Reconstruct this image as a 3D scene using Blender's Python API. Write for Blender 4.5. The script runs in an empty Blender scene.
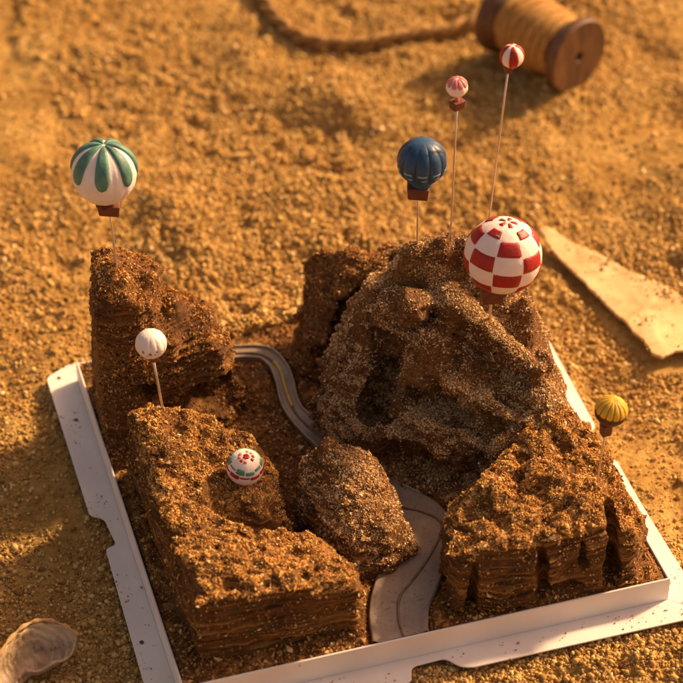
import bpy, math
import numpy as np
from mathutils import Vector, Matrix

# ------------------------------------------------------------------ basics
S = 0.01                      # everything below is written in centimetres
C = bpy.context.scene.collection
R = math.radians
YAW = R(16.72)                # how far the tray is turned
rng = np.random.default_rng(7)

def tag(o, label=None, cat=None, group=None, kind=None):
    if label: o['label'] = label
    if cat: o['category'] = cat
    if group: o['group'] = group
    if kind: o['kind'] = kind
    return o

def empty(name, loc, parent=None, rot=(0, 0, 0)):
    o = bpy.data.objects.new(name, None)
    o.empty_display_size = 0.01
    C.objects.link(o)
    o.location = [c*S for c in loc]; o.rotation_euler = rot
    if parent: o.parent = parent
    return o

def mesh_obj(name, V, F, mat, parent=None, smooth=True, loc=(0, 0, 0), midx=None):
    """V (n,3) in cm, F (m,3) or (m,4) array, or a list of faces"""
    me = bpy.data.meshes.new(name)
    V = np.asarray(V, dtype=np.float32)*S
    if isinstance(F, np.ndarray):
        m, k = F.shape
        me.vertices.add(len(V)); me.vertices.foreach_set('co', V.ravel())
        me.loops.add(m*k); me.loops.foreach_set('vertex_index', F.astype(np.int32).ravel())
        me.polygons.add(m); me.polygons.foreach_set('loop_start', np.arange(0, m*k, k, dtype=np.int32))
        me.update(calc_edges=True)
    else:
        me.from_pydata([tuple(v) for v in V], [], [tuple(int(i) for i in f) for f in F])
    me.polygons.foreach_set('use_smooth', [smooth]*len(me.polygons))
    mats = mat if isinstance(mat, (list, tuple)) else [mat]
    for q in mats: me.materials.append(q)
    if midx is not None: me.polygons.foreach_set('material_index', np.asarray(midx, dtype=np.int32))
    me.update()
    o = bpy.data.objects.new(name, me); C.objects.link(o)
    o.location = [c*S for c in loc]
    if parent: o.parent = parent
    return o

def fix_normals(o):
    import bmesh
    bm = bmesh.new(); bm.from_mesh(o.data)
    bmesh.ops.recalc_face_normals(bm, faces=bm.faces)
    bm.to_mesh(o.data); bm.free()

# ------------------------------------------------------------------ numpy noise
def grid_noise(xs, ys, zs, cell, seed):
    """smooth value noise on a regular grid, -1..1; cell may be a 3-tuple"""
    if not isinstance(cell, tuple): cell = (cell,)*3
    r = np.random.default_rng(seed)
    ax = []
    for a, c in zip((xs, ys, zs), cell):
        t = (a-a[0])/c + r.random(); i = np.floor(t).astype(int); f = t-i
        ax.append((i, (f*f*(3-2*f)).astype(np.float32), i.max()+2))
    L = (r.random((ax[0][2], ax[1][2], ax[2][2]))*2-1).astype(np.float32)
    i, f, _ = ax[0]; L = L[i]*(1-f)[:, None, None]+L[i+1]*f[:, None, None]
    i, f, _ = ax[1]; L = L[:, i]*(1-f)[None, :, None]+L[:, i+1]*f[None, :, None]
    i, f, _ = ax[2]; L = L[:, :, i]*(1-f)+L[:, :, i+1]*f
    return L

def hsh(i, j, seed):
    n = (i*374761393+j*668265263+seed*974634777) & 0xffffffff
    n = ((n ^ (n >> 13))*1274126177) & 0xffffffff
    return ((n ^ (n >> 16)) & 0xffff)/32767.5-1

def noise2(x, y, cell, seed):
    x = x/cell; y = y/cell
    i = np.floor(x).astype(np.int64); j = np.floor(y).astype(np.int64)
    u = x-i; v = y-j; u = u*u*(3-2*u); v = v*v*(3-2*v)
    a = hsh(i, j, seed)*(1-u)+hsh(i+1, j, seed)*u
    b = hsh(i, j+1, seed)*(1-u)+hsh(i+1, j+1, seed)*u
    return a*(1-v)+b*v

def worley2(x, y, cell, seed):
    """distance to nearest feature point, about 0..1"""
    x = x/cell; y = y/cell
    i = np.floor(x).astype(np.int64); j = np.floor(y).astype(np.int64)
    best = np.full(x.shape, 9.)
    for di in (-1, 0, 1):
        for dj in (-1, 0, 1):
            px = i+di+.5+.45*hsh(i+di, j+dj, seed); py = j+dj+.5+.45*hsh(i+di, j+dj, seed+9)
            best = np.minimum(best, (px-x)**2+(py-y)**2)
    return np.sqrt(best)

# ------------------------------------------------------------------ implicit shapes
def poly_sd(P, x, y):
    """signed distance to a 2-D polygon, negative inside"""
    P = np.array(P, float); d = np.full(x.shape, 1e9); ins = np.zeros(x.shape, bool)
    for k in range(len(P)):
        a = P[k]; b = P[(k+1) % len(P)]; e = b-a
        t = np.clip(((x-a[0])*e[0]+(y-a[1])*e[1])/(e@e), 0, 1)
        d = np.minimum(d, (x-a[0]-t*e[0])**2+(y-a[1]-t*e[1])**2)
        c = (a[1] > y) != (b[1] > y)
        with np.errstate(divide='ignore', invalid='ignore'):
            xi = a[0]+(y-a[1])/(e[1] if e[1] else 1e-9)*e[0]
        ins ^= c & (x < xi)
    d = np.sqrt(d)
    return np.where(ins, -d, d)

def idw(pts, x, y, pw=3.0):
    num = 0; den = 0
    for (a, b, z) in pts:
        w = 1/((x-a)**2+(y-b)**2+.05)**(pw/2); num = num+w*z; den = den+w
    return num/den

def smax(a, b, k):
    h = np.clip(.5+.5*(a-b)/k, 0, 1)
    return b*(1-h)+a*h+k*h*(1-h)
def smin(a, b, k): return -smax(-a, -b, k)

def capsule(X, Y, Z, a, b, ra, rb=None, sq=(1, 1, 1)):
    rb = ra if rb is None else rb
    a = np.array(a, float); b = np.array(b, float); e = b-a
    t = np.clip(((X-a[0])*e[0]+(Y-a[1])*e[1]+(Z-a[2])*e[2])/(e@e+1e-9), 0, 1)
    d = np.sqrt(((X-a[0]-t*e[0])*sq[0])**2+((Y-a[1]-t*e[1])*sq[1])**2+((Z-a[2]-t*e[2])*sq[2])**2)
    return d-(ra+(rb-ra)*t)

def surface_nets(Fv, org, h):
    s = Fv < 0
    nx, ny, nz = Fv.shape
    c = np.zeros((nx-1, ny-1, nz-1), np.uint8)
    for i in (0, 1):
        for j in (0, 1):
            for k in (0, 1):
                c += s[i:nx-1+i, j:ny-1+j, k:nz-1+k]
    act = (c > 0) & (c < 8)
    ids = -np.ones(act.shape, np.int64); cells = np.argwhere(act); ids[act] = np.arange(len(cells))
    acc = np.zeros((len(cells), 3)); cnt = np.zeros(len(cells))
    cor = [(i, j, k) for i in (0, 1) for j in (0, 1) for k in (0, 1)]
    for a in range(8):
        for b in range(a+1, 8):
            d = np.abs(np.subtract(cor[a], cor[b]))
            if d.sum() != 1: continue
            va = Fv[cells[:, 0]+cor[a][0], cells[:, 1]+cor[a][1], cells[:, 2]+cor[a][2]]
            vb = Fv[cells[:, 0]+cor[b][0], cells[:, 1]+cor[b][1], cells[:, 2]+cor[b][2]]
            m = (va < 0) != (vb < 0)
            t = np.where(m, va/np.where(m, va-vb, 1), 0)
            p = np.array(cor[a])+t[:, None]*(np.array(cor[b])-np.array(cor[a]))
            acc[m] += p[m]; cnt[m] += 1
    V = (cells+acc/cnt[:, None])*h+np.array(org)
    quads = []
    for ax in range(3):
        sa = np.moveaxis(s, ax, 0)
        d = sa[:-1] != sa[1:]
        idx = np.argwhere(d)
        o = np.zeros_like(idx); o[:, 0] = idx[:, 0]; o[:, 1] = idx[:, 1]; o[:, 2] = idx[:, 2]
        idm = np.moveaxis(ids, ax, 0)
        ok = (o[:, 1] > 0) & (o[:, 2] > 0) & (o[:, 1] < idm.shape[1]) & (o[:, 2] < idm.shape[2])
        o = o[ok]
        q = np.stack([idm[o[:, 0], o[:, 1]-1, o[:, 2]-1], idm[o[:, 0], o[:, 1], o[:, 2]-1],
                      idm[o[:, 0], o[:, 1], o[:, 2]], idm[o[:, 0], o[:, 1]-1, o[:, 2]]], 1)
        inside = sa[o[:, 0], o[:, 1], o[:, 2]]
        flip = ~inside
        if ax == 1: flip = ~flip
        q[flip] = q[flip][:, ::-1]
        quads.append(q)
    Q = np.concatenate(quads); Q = Q[(Q >= 0).all(1)]
    return V, Q

# ------------------------------------------------------------------ materials
def new_mat(name):
    m = bpy.data.materials.new(name); m.use_nodes = True
    nt = m.node_tree; b = nt.nodes['Principled BSDF']
    b.inputs['Roughness'].default_value = .9
    return m, nt, b
def N(nt, t, **kw):
    n = nt.nodes.new(t)
    for k, v in kw.items(): setattr(n, k, v)
    return n
def coords(nt, k=100.0, sc=(1, 1, 1)):
    tc = N(nt, 'ShaderNodeTexCoord'); mp = N(nt, 'ShaderNodeMapping')
    mp.inputs['Scale'].default_value = [k*c for c in sc]
    nt.links.new(tc.outputs['Object'], mp.inputs['Vector']); return mp.outputs['Vector']
def noise(nt, vec, scale, detail=4, rough=.6):
    n = N(nt, 'ShaderNodeTexNoise'); n.inputs['Scale'].default_value = scale
    n.inputs['Detail'].default_value = detail; n.inputs['Roughness'].default_value = rough
    nt.links.new(vec, n.inputs['Vector']); return n.outputs['Fac']
def ramp(nt, fac, stops):
    r = N(nt, 'ShaderNodeValToRGB'); e = r.color_ramp.elements
    while len(e) < len(stops): e.new(.5)
    for q, (p, c) in zip(e, stops): q.position = p; q.color = (*c, 1)
    nt.links.new(fac, r.inputs['Fac']); return r.outputs['Color']
def mix(nt, fac, a, b, mode='MIX'):
    m = N(nt, 'ShaderNodeMix', data_type='RGBA', blend_type=mode)
    for s, v in ((0, fac), (6, a), (7, b)):
        if hasattr(v, 'node'): nt.links.new(v, m.inputs[s])
        else: m.inputs[s].default_value = v if s == 0 else (*v, 1)
    return m.outputs[2]
def bump(nt, b, h, dist, strength=1.0):
    n = N(nt, 'ShaderNodeBump'); n.inputs['Distance'].default_value = dist*S; n.inputs['Strength'].default_value = strength
    nt.links.new(h, n.inputs['Height']); nt.links.new(n.outputs['Normal'], b.inputs['Normal'])

def plain(name, col, rough=.6, var=.12, bscale=8, bd=.01, spec=.4, metal=0, coat=0, sss=0):
    m, nt, b = new_mat(name); v = coords(nt)
    f = noise(nt, v, bscale*.35, 3)
    nt.links.new(ramp(nt, f, [(.3, tuple(c*(1-var) for c in col)), (.7, tuple(min(1, c*(1+var)) for c in col))]), b.inputs['Base Color'])
    b.inputs['Roughness'].default_value = rough; b.inputs['Metallic'].default_value = metal
    b.inputs['Specular IOR Level'].default_value = spec; b.inputs['Coat Weight'].default_value = coat
    if sss:
        b.inputs['Subsurface Weight'].default_value = sss; b.inputs['Subsurface Radius'].default_value = (1, .6, .4)
        b.inputs['Subsurface Scale'].default_value = .1*S
    if bd: bump(nt, b, noise(nt, v, bscale, 3), bd)
    return m

def crumb_mat(name, stops, rough=.9, spec=.12):
    m, nt, b = new_mat(name)
    g = N(nt, 'ShaderNodeNewGeometry')
    nt.links.new(ramp(nt, g.outputs['Random Per Island'], stops), b.inputs['Base Color'])
    b.inputs['Roughness'].default_value = rough; b.inputs['Specular IOR Level'].default_value = spec
    return m

def rock_mat(name, dark, mid, light, gmix=.28, wave=1.3):
    """baked sponge: thin pastry layers (bands in height, slightly wavy) and a coarse crumb"""
    m, nt, b = new_mat(name); v = coords(nt)
    tc = N(nt, 'ShaderNodeTexCoord'); mp = N(nt, 'ShaderNodeMapping'); mp.inputs['Scale'].default_value = (16, 16, 620)
    wv = noise(nt, coords(nt, 28.), 1.0, 2, .5)
    cm = N(nt, 'ShaderNodeCombineXYZ'); ml = N(nt, 'ShaderNodeMath', operation='MULTIPLY'); ml.inputs[1].default_value = wave
    nt.links.new(wv, ml.inputs[0]); nt.links.new(ml.outputs[0], cm.inputs['Z'])
    ad = N(nt, 'ShaderNodeVectorMath', operation='ADD')
    nt.links.new(tc.outputs['Object'], mp.inputs['Vector']); nt.links.new(mp.outputs['Vector'], ad.inputs[0]); nt.links.new(cm.outputs[0], ad.inputs[1])
    lay = noise(nt, ad.outputs[0], 1.0, 3, .62)
    col = ramp(nt, lay, [(.33, dark), (.40, tuple(c*.6 for c in mid)), (.46, mid), (.50, tuple(.3*c for c in mid)), (.53, mid), (.60, light), (.75, tuple(min(1, 1.25*c) for c in light))])
    gr = noise(nt, v, 5.5, 5, .8)
    col = mix(nt, gmix, col, ramp(nt, gr, [(.32, dark), (.5, mid), (.68, light)]))
    pt = noise(nt, v, .55, 3, .6)
    mul = ramp(nt, pt, [(.3, (.55, .50, .45)), (.7, (1.25, 1.2, 1.1))])
    col = mix(nt, 1.0, col, mul, 'MULTIPLY')
    nt.links.new(col, b.inputs['Base Color']); b.inputs['Roughness'].default_value = .75
    b.inputs['Specular IOR Level'].default_value = .3
    a = N(nt, 'ShaderNodeMath', operation='MULTIPLY_ADD'); a.inputs[1].default_value = 2.4
    nt.links.new(lay, a.inputs[0]); nt.links.new(noise(nt, v, 8, 4, .8), a.inputs[2])
    bump(nt, b, a.outputs[0], .22, 1.0)
    return m

# ------------------------------------------------------------------ crumbs
phi = (1+5**.5)/2
ICO = np.array([(-1, phi, 0), (1, phi, 0), (-1, -phi, 0), (1, -phi, 0), (0, -1, phi), (0, 1, phi), (0, -1, -phi), (0, 1, -phi),
                (phi, 0, -1), (phi, 0, 1), (-phi, 0, -1), (-phi, 0, 1)])/math.hypot(1, phi)
ICF = np.array([(0, 11, 5), (0, 5, 1), (0, 1, 7), (0, 7, 10), (0, 10, 11), (1, 5, 9), (5, 11, 4), (11, 10, 2), (10, 7, 6), (7, 1, 8),
                (3, 9, 4), (3, 4, 2), (3, 2, 6), (3, 6, 8), (3, 8, 9), (4, 9, 5), (2, 4, 11), (6, 2, 10), (8, 6, 7), (9, 8, 1)])
OCT = np.array([(1, 0, 0), (-1, 0, 0), (0, 1, 0), (0, -1, 0), (0, 0, 1), (0, 0, -1)], float)*1.15
OCF = np.array([(0, 2, 4), (2, 1, 4), (1, 3, 4), (3, 0, 4), (2, 0, 5), (1, 2, 5), (3, 1, 5), (0, 3, 5)])
def crumbs(P, size, elong=.35, seed=1, flat=.0, fine=False):
    """P (n,3) centres, size (n,) radii -> one mesh of irregular little lumps"""
    r = np.random.default_rng(seed); n = len(P)
    BV, BF = (OCT, OCF) if fine else (ICO, ICF); nv = len(BV)
    V = BV[None]*(1+r.normal(0, .24, (n, nv)))[:, :, None]
    V = V*np.exp(elong*1.3*r.uniform(-1, .8, (n, 1, 3)))
    q = r.normal(size=(n, 4)); q /= np.linalg.norm(q, axis=1)[:, None]
    w, x, y, z = q.T
    M = np.stack([1-2*(y*y+z*z), 2*(x*y-z*w), 2*(x*z+y*w), 2*(x*y+z*w), 1-2*(x*x+z*z), 2*(y*z-x*w),
                  2*(x*z-y*w), 2*(y*z+x*w), 1-2*(x*x+y*y)], 1).reshape(n, 3, 3)
    V = np.einsum('nij,nkj->nki', M, V)*size[:, None, None]
    if flat: V[:, :, 2] *= (1-flat)
    V = V+P[:, None]
    F = BF[None]+(np.arange(n)*nv)[:, None, None]
    return V.reshape(-1, 3), F.reshape(-1, 3)

def sample_mesh(V, Q, n, zmin=.35, seed=1, low=.05, keep=None):
    """random points on the upward faces of a quad mesh"""
    r = np.random.default_rng(seed)
    a, b, c, d = (V[Q[:, i]] for i in range(4))
    nr = np.cross(c-a, d-b); ar = np.linalg.norm(nr, axis=1)+1e-12; nz = nr[:, 2]/ar
    w = ar*np.clip((nz-zmin)/.35, low, 1)
    if keep is not None: w = w*keep((a+c)/2)
    w /= w.sum(); f = r.choice(len(Q), n, p=w)
    u = r.random((n, 1)); v = r.random((n, 1))
    P = (a[f]*(1-u)+b[f]*u)*(1-v)+(d[f]*(1-u)+c[f]*u)*v
    return P, nr[f]/ar[f][:, None]

# ------------------------------------------------------------------ rocks
BASE = 1.30          # height of the crumb floor on which the rocks stand
def build_rock(name, label, parts, mats, carve=(), crumb_n=3000, csize=(.05, .11), h=.09, seed=1, strata=.14, rough=.16,
               batter=.06, edge=.5, warp=.35, lay=.30, czmin=.35, low=.02, bulk=None, pw=3.0, grit=.07, crease=0., cwob=.8, relief=1.0, dip=(0, 0), blobs=(), side_keep=1.0):
    allp = np.concatenate([np.array(p[0]) for p in parts]); x0, y0 = allp.min(0)-1.0; x1, y1 = allp.max(0)+1.0
    zt = max(q[2] for p in parts for q in p[1])+1.0
    z0 = BASE-.7
    xs = np.arange(x0, x1, h); ys = np.arange(y0, y1, h); zs = np.arange(z0, zt, h)
    X2, Y2 = np.meshgrid(xs, ys, indexing='ij')
    X = xs[:, None, None]; Y = ys[None, :, None]; Z = zs[None, None, :]
    one = np.array([0.])
    # low frequency wobble of the outline, different at every height, in thin layers
    wob = grid_noise(xs, ys, zs, (1.7, 1.7, .9), seed)*rough*1.6 + grid_noise(xs, ys, zs, (.7, .7, .35), seed+1)*rough \
        + grid_noise(xs, ys, zs, (.3, .3, .16), seed+2)*rough*.5
    tilt = grid_noise(xs, ys, np.array([0.]), (4., 4., 1), seed+3)*warp + grid_noise(xs, ys, np.array([0.]), (1.3, 1.3, 1), seed+4)*warp*.3
    zz = (Z+tilt+dip[0]*X+dip[1]*Y)
    zz = zz-zz.min()
    r = np.random.default_rng(seed+5)
    kn = np.arange(-1, 34, lay*.5); tb = r.uniform(-1, 1, len(kn)); tb[::2] = np.abs(tb[::2]); tb[1::2] = -np.abs(tb[1::2])
    st = np.interp(zz.ravel(), kn, tb).reshape(zz.shape)
    st = st*(.6+.5*grid_noise(xs, ys, zs, (1.6, 1.6, .8), seed+6))
    top_n = relief*(noise2(X2, Y2, 1.4, seed)*.16+noise2(X2, Y2, .55, seed+1)*.12+noise2(X2, Y2, .26, seed+2)*grit)-(relief-1)*.5*np.clip(noise2(X2, Y2, .9, seed+31)-.3, 0, 1)
    F = None
    for p in parts:
        poly, tops = p[0], p[1]; o = p[2] if len(p) > 2 else {}
        sd = poly_sd(poly, X2, Y2)[:, :, None]
        tp = (idw(tops, X2, Y2, o.get('pw', pw))+top_n)[:, :, None]
        side = sd+o.get('batter', batter)*(Z-BASE)-st*strata-wob
        if bulk is not None: side = side-bulk(Z)
        f = smax(side, (Z-tp)*.8, o.get('edge', edge))
        F = f if F is None else smin(F, f, .35)
    for (a, b, ra, rb, sq) in blobs:
        F = smin(F, capsule(X, Y, Z, a, b, ra, rb, sq)-wob*.8-st*strata*.8, .22)
    for (a, b, ra, rb, sq) in carve:
        cz = capsule(X, Y, Z, a, b, ra, rb, sq)-wob*cwob+st*.05
        F = smax(F, -cz, .10)
    F = F+grid_noise(xs, ys, zs, .22, seed+8)*grit*.8
    if crease:
        F = F+crease*(.45-np.abs(grid_noise(xs, ys, zs, (2.1, 2.1, 1.5), seed+20)+.35*grid_noise(xs, ys, zs, (.9, .9, .6), seed+21)))*1.0 \
            + crease*.45*(.4-np.abs(grid_noise(xs, ys, zs, (1.0, 1.0, .55), seed+22)))
    lx_ = np.abs(X2*math.cos(YAW)+Y2*math.sin(YAW)); ly_ = np.abs(-X2*math.sin(YAW)+Y2*math.cos(YAW))
    F = np.maximum(F, (np.maximum(lx_, ly_)-10.88)[:, :, None])
    F[:, :, 0] = 1.; F[0] = 1.; F[-1] = 1.; F[:, 0] = 1.; F[:, -1] = 1.; F[:, :, -1] = 1.
    V, Q = surface_nets(F, (x0, y0, z0), h)
    cx, cy = allp.mean(0); org = np.array([cx, cy, 0])
    e = mesh_obj(name, V-org, Q, mats[0], loc=(cx, cy, 0))
    tag(e, label, 'cake rock', 'sculpted cake rocks on the tray')
    def kn_(P):
        tz = np.full(len(P), -9.)
        for p in parts:
            t_ = idw(p[1], P[:, 0], P[:, 1], pw); t_[poly_sd(p[0], P[:, 0], P[:, 1]) > .5] = -9; tz = np.maximum(tz, t_)
        w_ = np.where(P[:, 2] > tz-.30+.30*noise2(P[:, 0], P[:, 1], .5, seed+12), 1.0, side_keep)
        for (a, b, ra, rb, sq) in carve:      # the hollows are bare
            w_ = np.where(capsule(P[:, 0], P[:, 1], P[:, 2], a, b, ra, rb, sq) < .12, w_*(.25 if side_keep < .5 else .5), w_)
        q_ = noise2(P[:, 0], P[:, 1]+P[:, 2]*.5, .9, seed+11)+.6*noise2(P[:, 0], P[:, 1]+P[:, 2]*.5, .35, seed+13)
        return w_*np.clip(.62+.9*q_, .10, 1)
    P, nr = sample_mesh(V, Q, crumb_n, czmin, seed, low, kn_)
    ok = P[:, 2] > BASE-.1; P = P[ok]
    sz = np.random.default_rng(seed).lognormal(math.log(csize[0]), .38, len(P)).clip(.025, csize[1])
    cv, cf = crumbs(P-org+nr[ok]*sz[:, None]*.3, sz, .55, seed, fine=True)
    c = mesh_obj('crumb_coating', cv, cf, mats[1], e, smooth=False)
    c['kind'] = 'stuff'
    return e, (V, Q)

brown = rock_mat('baked_sponge', (.022, .008, .003), (.27, .112, .024), (.54, .28, .072))
brown_red = rock_mat('dark_sponge', (.024, .010, .004), (.25, .108, .030), (.48, .26, .085), gmix=.8, wave=.6)
brown_tower = rock_mat('tower_sponge', (.024, .009, .003), (.24, .10, .024), (.45, .23, .062), gmix=.5, wave=.5)
cr_tan = crumb_mat('tan_crumb', [(0, (.13, .05, .012)), (.3, (.36, .165, .038)), (.6, (.53, .28, .072)), (.93, (.66, .42, .15)), (1, (.76, .58, .33))])
cr_pale = crumb_mat('pale_crumb', [(0, (.18, .08, .025)), (.3, (.42, .235, .085)), (.6, (.56, .36, .16)), (.9, (.70, .51, .28)), (1, (.80, .68, .48))])
cr_dark = crumb_mat('dark_crumb', [(0, (.09, .035, .010)), (.4, (.28, .12, .030)), (.8, (.46, .24, .068)), (1, (.64, .42, .19))])

# tall tower in the back left corner of the tray
build_rock('rock_tower', 'tall dark brown cake tower at the back left corner, under the teal petalled balloon', [
    ([(-12.35, 1.7), (-11.2, 1.15), (-9.6, 1.2), (-8.9, 2.2), (-8.6, 4.6), (-9.6, 6.4), (-12.6, 6.0)],
     [(-12.4, 1.6, 9.9), (-10.9, 3.4, 10.5), (-9.4, 3.5, 10.0), (-12, 5.5, 9.8), (-9.2, 5.8, 9.0), (-8.6, 3, 8.6)], {'edge': .35, 'batter': .035}),
    ([(-10.4, 1.5), (-8.4, 1.9), (-7.1, 3.0), (-6.1, 2.9), (-5.5, 4.1), (-6.3, 6.0), (-8.0, 7.4), (-10.6, 7.0)],
     [(-9.6, 2.0, 8.6), (-8.6, 4, 8.0), (-7.3, 4.5, 7.0), (-6.4, 4.0, 5.9), (-5.6, 3.7, 5.0), (-6.4, 5.6, 5.2), (-8, 6.6, 6.6), (-7.4, 2.9, 6.3), (-8.4, 2.1, 7.2)], {'edge': .7, 'batter': .05})],
    (brown_tower, cr_dark), carve=[((-9.9, 1.0, 4.7), (-9.7, 2.2, 4.3), .55, .4, (1, 1, 1)), ((-7.3, 2.9, 2.9), (-5.5, 3.5, 3.2), 1.1, 1.0, (1, .6, 1.0)),
                             ((-12.8, 1.0, 9.0), (-9.0, 1.3, 8.9), .5, .42, (1, .7, 2.4)), ((-7.4, 2.2, 4.9), (-6.2, 2.6, 5.4), .55, .4, (1, 1, 1.2)),
                             ((-9.6, 1.0, 5.5), (-7.4, 1.8, 5.9), .45, .4, (1, 1, 2.4))],
    crumb_n=26000, csize=(.028, .10), seed=11, side_keep=.55, strata=.30, rough=.13, low=.10, crease=.25, warp=.12, czmin=.45)

# block in the front left corner
build_rock('rock_block', 'wide squared cake block with hollowed top and striped sides, front left corner', [
    ([(-10.55, -.5), (-9.8, 0.0), (-8.0, .2), (-6.4, -.3), (-4.4, -1.6), (-3.7, -3.2), (-2.9, -6.0), (-1.1, -7.9), (-.25, -9.3), (.15, -10.55), (-6.85, -12.15)],
     [(-10, -1, 5.3), (-8, 0, 5.1), (-6, -.5, 4.9), (-4.7, -1.5, 4.7), (-4, -3.4, 3.7), (-8.8, -4, 5.3), (-8.2, -7, 5.2), (-7.3, -10, 5.1), (-7, -12, 4.9),
      (-4, -11, 4.8), (-1, -10.5, 4.5), (-2.4, -8.5, 4.3), (-3.6, -9.5, 4.8), (-3.4, -5.4, 3.0), (-5.2, -4.1, 4.1), (-4.7, -5.5, 4.2), (-6.5, -2.5, 4.6), (-5.7, -9, 5.1)], {'edge': .45})],
    (brown, cr_tan), carve=[((-6.4, -4.9, 4.9), (-5.8, -6.1, 4.4), .40, .60, (1, 1, 1)), ((-5.8, -6.1, 4.4), (-4.3, -7.1, 4.0), .60, .70, (1, 1, 1)),
                            ((-4.3, -7.1, 4.0), (-2.6, -6.6, 3.4), .70, .95, (1, 1, 1)), ((-8.5, -1.6, 5.3), (-8.0, -1.8, 5.1), .32, .3, (1, 1, 1)),
                            ((-3.9, -3.5, 3.1), (-3.3, -4.4, 2.7), .6, .6, (1, 1, 1))],
    crumb_n=44000, h=.075, csize=(.028, .11), seed=23, relief=1.7, strata=.32, crease=.12, czmin=.5, low=.004, side_keep=.07, batter=.03, rough=.10, warp=.12, lay=.22)

# small rounded rock between the block and the road
build_rock('rock_mound', 'small rounded cake boulder between the hollowed block and the road', [
    ([(-2.6, -2.6), (-2.6, -4.3), (-1.4, -6.3), (-.1, -7.3), (1.6, -7.1), (2.6, -5.7), (1.7, -3.4), (.1, -1.9), (-1.7, -1.7)],
     [(-1.7, -2.6, 5.6), (-.5, -2.6, 5.6), (-2.3, -3.6, 5.3), (.6, -4.0, 4.9), (1.5, -5.4, 4.0), (-.6, -5.0, 4.9), (.4, -6.6, 3.5), (2.2, -5.8, 3.0), (-1.5, -5.4, 4.7)], {'edge': 1.7, 'pw': 2.2})],
    (brown, cr_pale), crumb_n=12000, csize=(.028, .09), seed=31, side_keep=.6, strata=.44, rough=.10, batter=.07, warp=.35, lay=.5, dip=(.35, -.2), low=.06, crease=.2,
    carve=[((-2.9, -3.9, 3.5), (1.0, -6.9, 2.6), .13, .13, (1, 1, 1.4))])

MT = [(2.5, 4.8, 10.6), (3.77, 4.81, 11.1), (5.16, 5.18, 11.1), (6.52, 4.31, 10.4), (7.64, 3.15, 9.0), (8.52, 1.39, 7.5), (9.2, -0.23, 5.7), (10.0, -1.2, 5.0),
      (4.21, 3.14, 9.3), (6.03, 2.21, 8.3), (3.29, 1.86, 8.0), (5.12, 1.16, 6.8), (6.95, 1.16, 6.8), (8.34, 0.22, 6.0), (5.57, 0.34, 6.0), (4.26, 0.55, 4.6),
      (6.5, -0.48, 4.6), (3.77, -0.72, 4.2), (5.6, -1.08, 3.6), (2.86, -1.44, 3.0), (1.74, -1.29, 1.6), (4.69, -2.37, 2.0), (1.05, 4.51, 8.2), (0.35, 3.06, 7.0),
      (-0.34, 1.86, 5.6), (-1.03, 1.35, 4.2), (-1.75, 2.06, 2.0), (1.29, 2.55, 5.0), (0.13, 0.6, 3.0), (1.5, -0.28, 3.8), (7.9, -1.6, 5.4),
      (4, 8.5, 8), (1.5, 8, 7), (6.6, 7.5, 6.5), (8.2, 4.5, 5.8), (9.1, 2.4, 4.4), (10.0, 0.8, 3.4)]
build_rock('rock_mountain', 'largest cake mountain, with a pale sugared summit, behind the road bend', [
    ([(-2.3, 2.7), (-1.5, 1.2), (-.2, -.1), (1.3, -1.4), (2.8, -2.0), (4.7, -2.6), (6.3, -2.2), (8.6, -2.6), (10.2, -1.6), (10.5, .4), (9.3, 4.0), (7.6, 8.2), (4.5, 9.5), (1.3, 9.0), (0.0, 6.3), (-1.2, 4.8)],
     MT, {'edge': .6, 'batter': .07})],
    (brown_red, cr_pale),
    blobs=[((3.3, 2.1, 6.3), (4.9, .8, 5.6), .95, .7, (1, 1, 1)), ((4.3, .5, 5.9), (7.4, -.8, 4.9), .50, .45, (1, 1, 1.2)), ((3.2, -.3, 4.2), (6.4, -1.4, 3.2), .6, .55, (1, 1, 1.2)),
           ((-.5, 1.0, 2.5), (.2, .7, 2.9), .85, .8, (1, 1, 1)), ((1.5, -.1, 3.0), (1.9, -.2, 3.2), .85, .7, (1, 1, 1)), ((4.4, 3.0, 8.9), (8.2, .7, 6.3), .6, .6, (1, 1, 1)),
           ((.9, 4.3, 8.0), (-1.3, 2.3, 3.4), .65, .5, (1, 1, 1)), ((1.6, 3.4, 8.2), (2.4, 3.0, 8.4), .9, .9, (1, 1, 1))],
    carve=[((2.5, 2.9, 6.4), (1.5, 2.4, 4.9), .35, .85, (1.7, .8, 1)), ((1.5, 2.4, 4.9), (.6, 1.7, 3.6), .85, 1.1, (1.5, .8, 1)), ((.9, 1.3, 3.5), (1.4, .5, 3.0), .5, .4, (1, 1, 1)),
           ((2.9, .8, 4.8), (5.0, .2, 4.3), .85, .45, (1, .8, 1.8)), ((5.8, .9, 6.6), (7.5, .2, 5.8), .5, .35, (1, .8, 1.5)), ((4.9, -.5, 4.7), (7.0, -1.3, 4.1), .40, .24, (1, .8, 1.8)),
           ((1.7, -.9, 2.6), (3.8, -1.5, 2.3), .95, .95, (1, .8, 1.2)), ((4.4, -1.5, 2.6), (6.0, -1.8, 2.6), .9, .8, (1, .8, 1.1)),
           ((3.6, 2.9, 8.0), (5.6, 1.5, 6.7), .25, .35, (1, 1, 1.4))],
    crumb_n=84000, csize=(.023, .07), seed=47, strata=.46, rough=.14, warp=.5, lay=.62, dip=(.42, -.15), low=.10, czmin=.30, pw=2.9, crease=.42, cwob=1.2)

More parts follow.
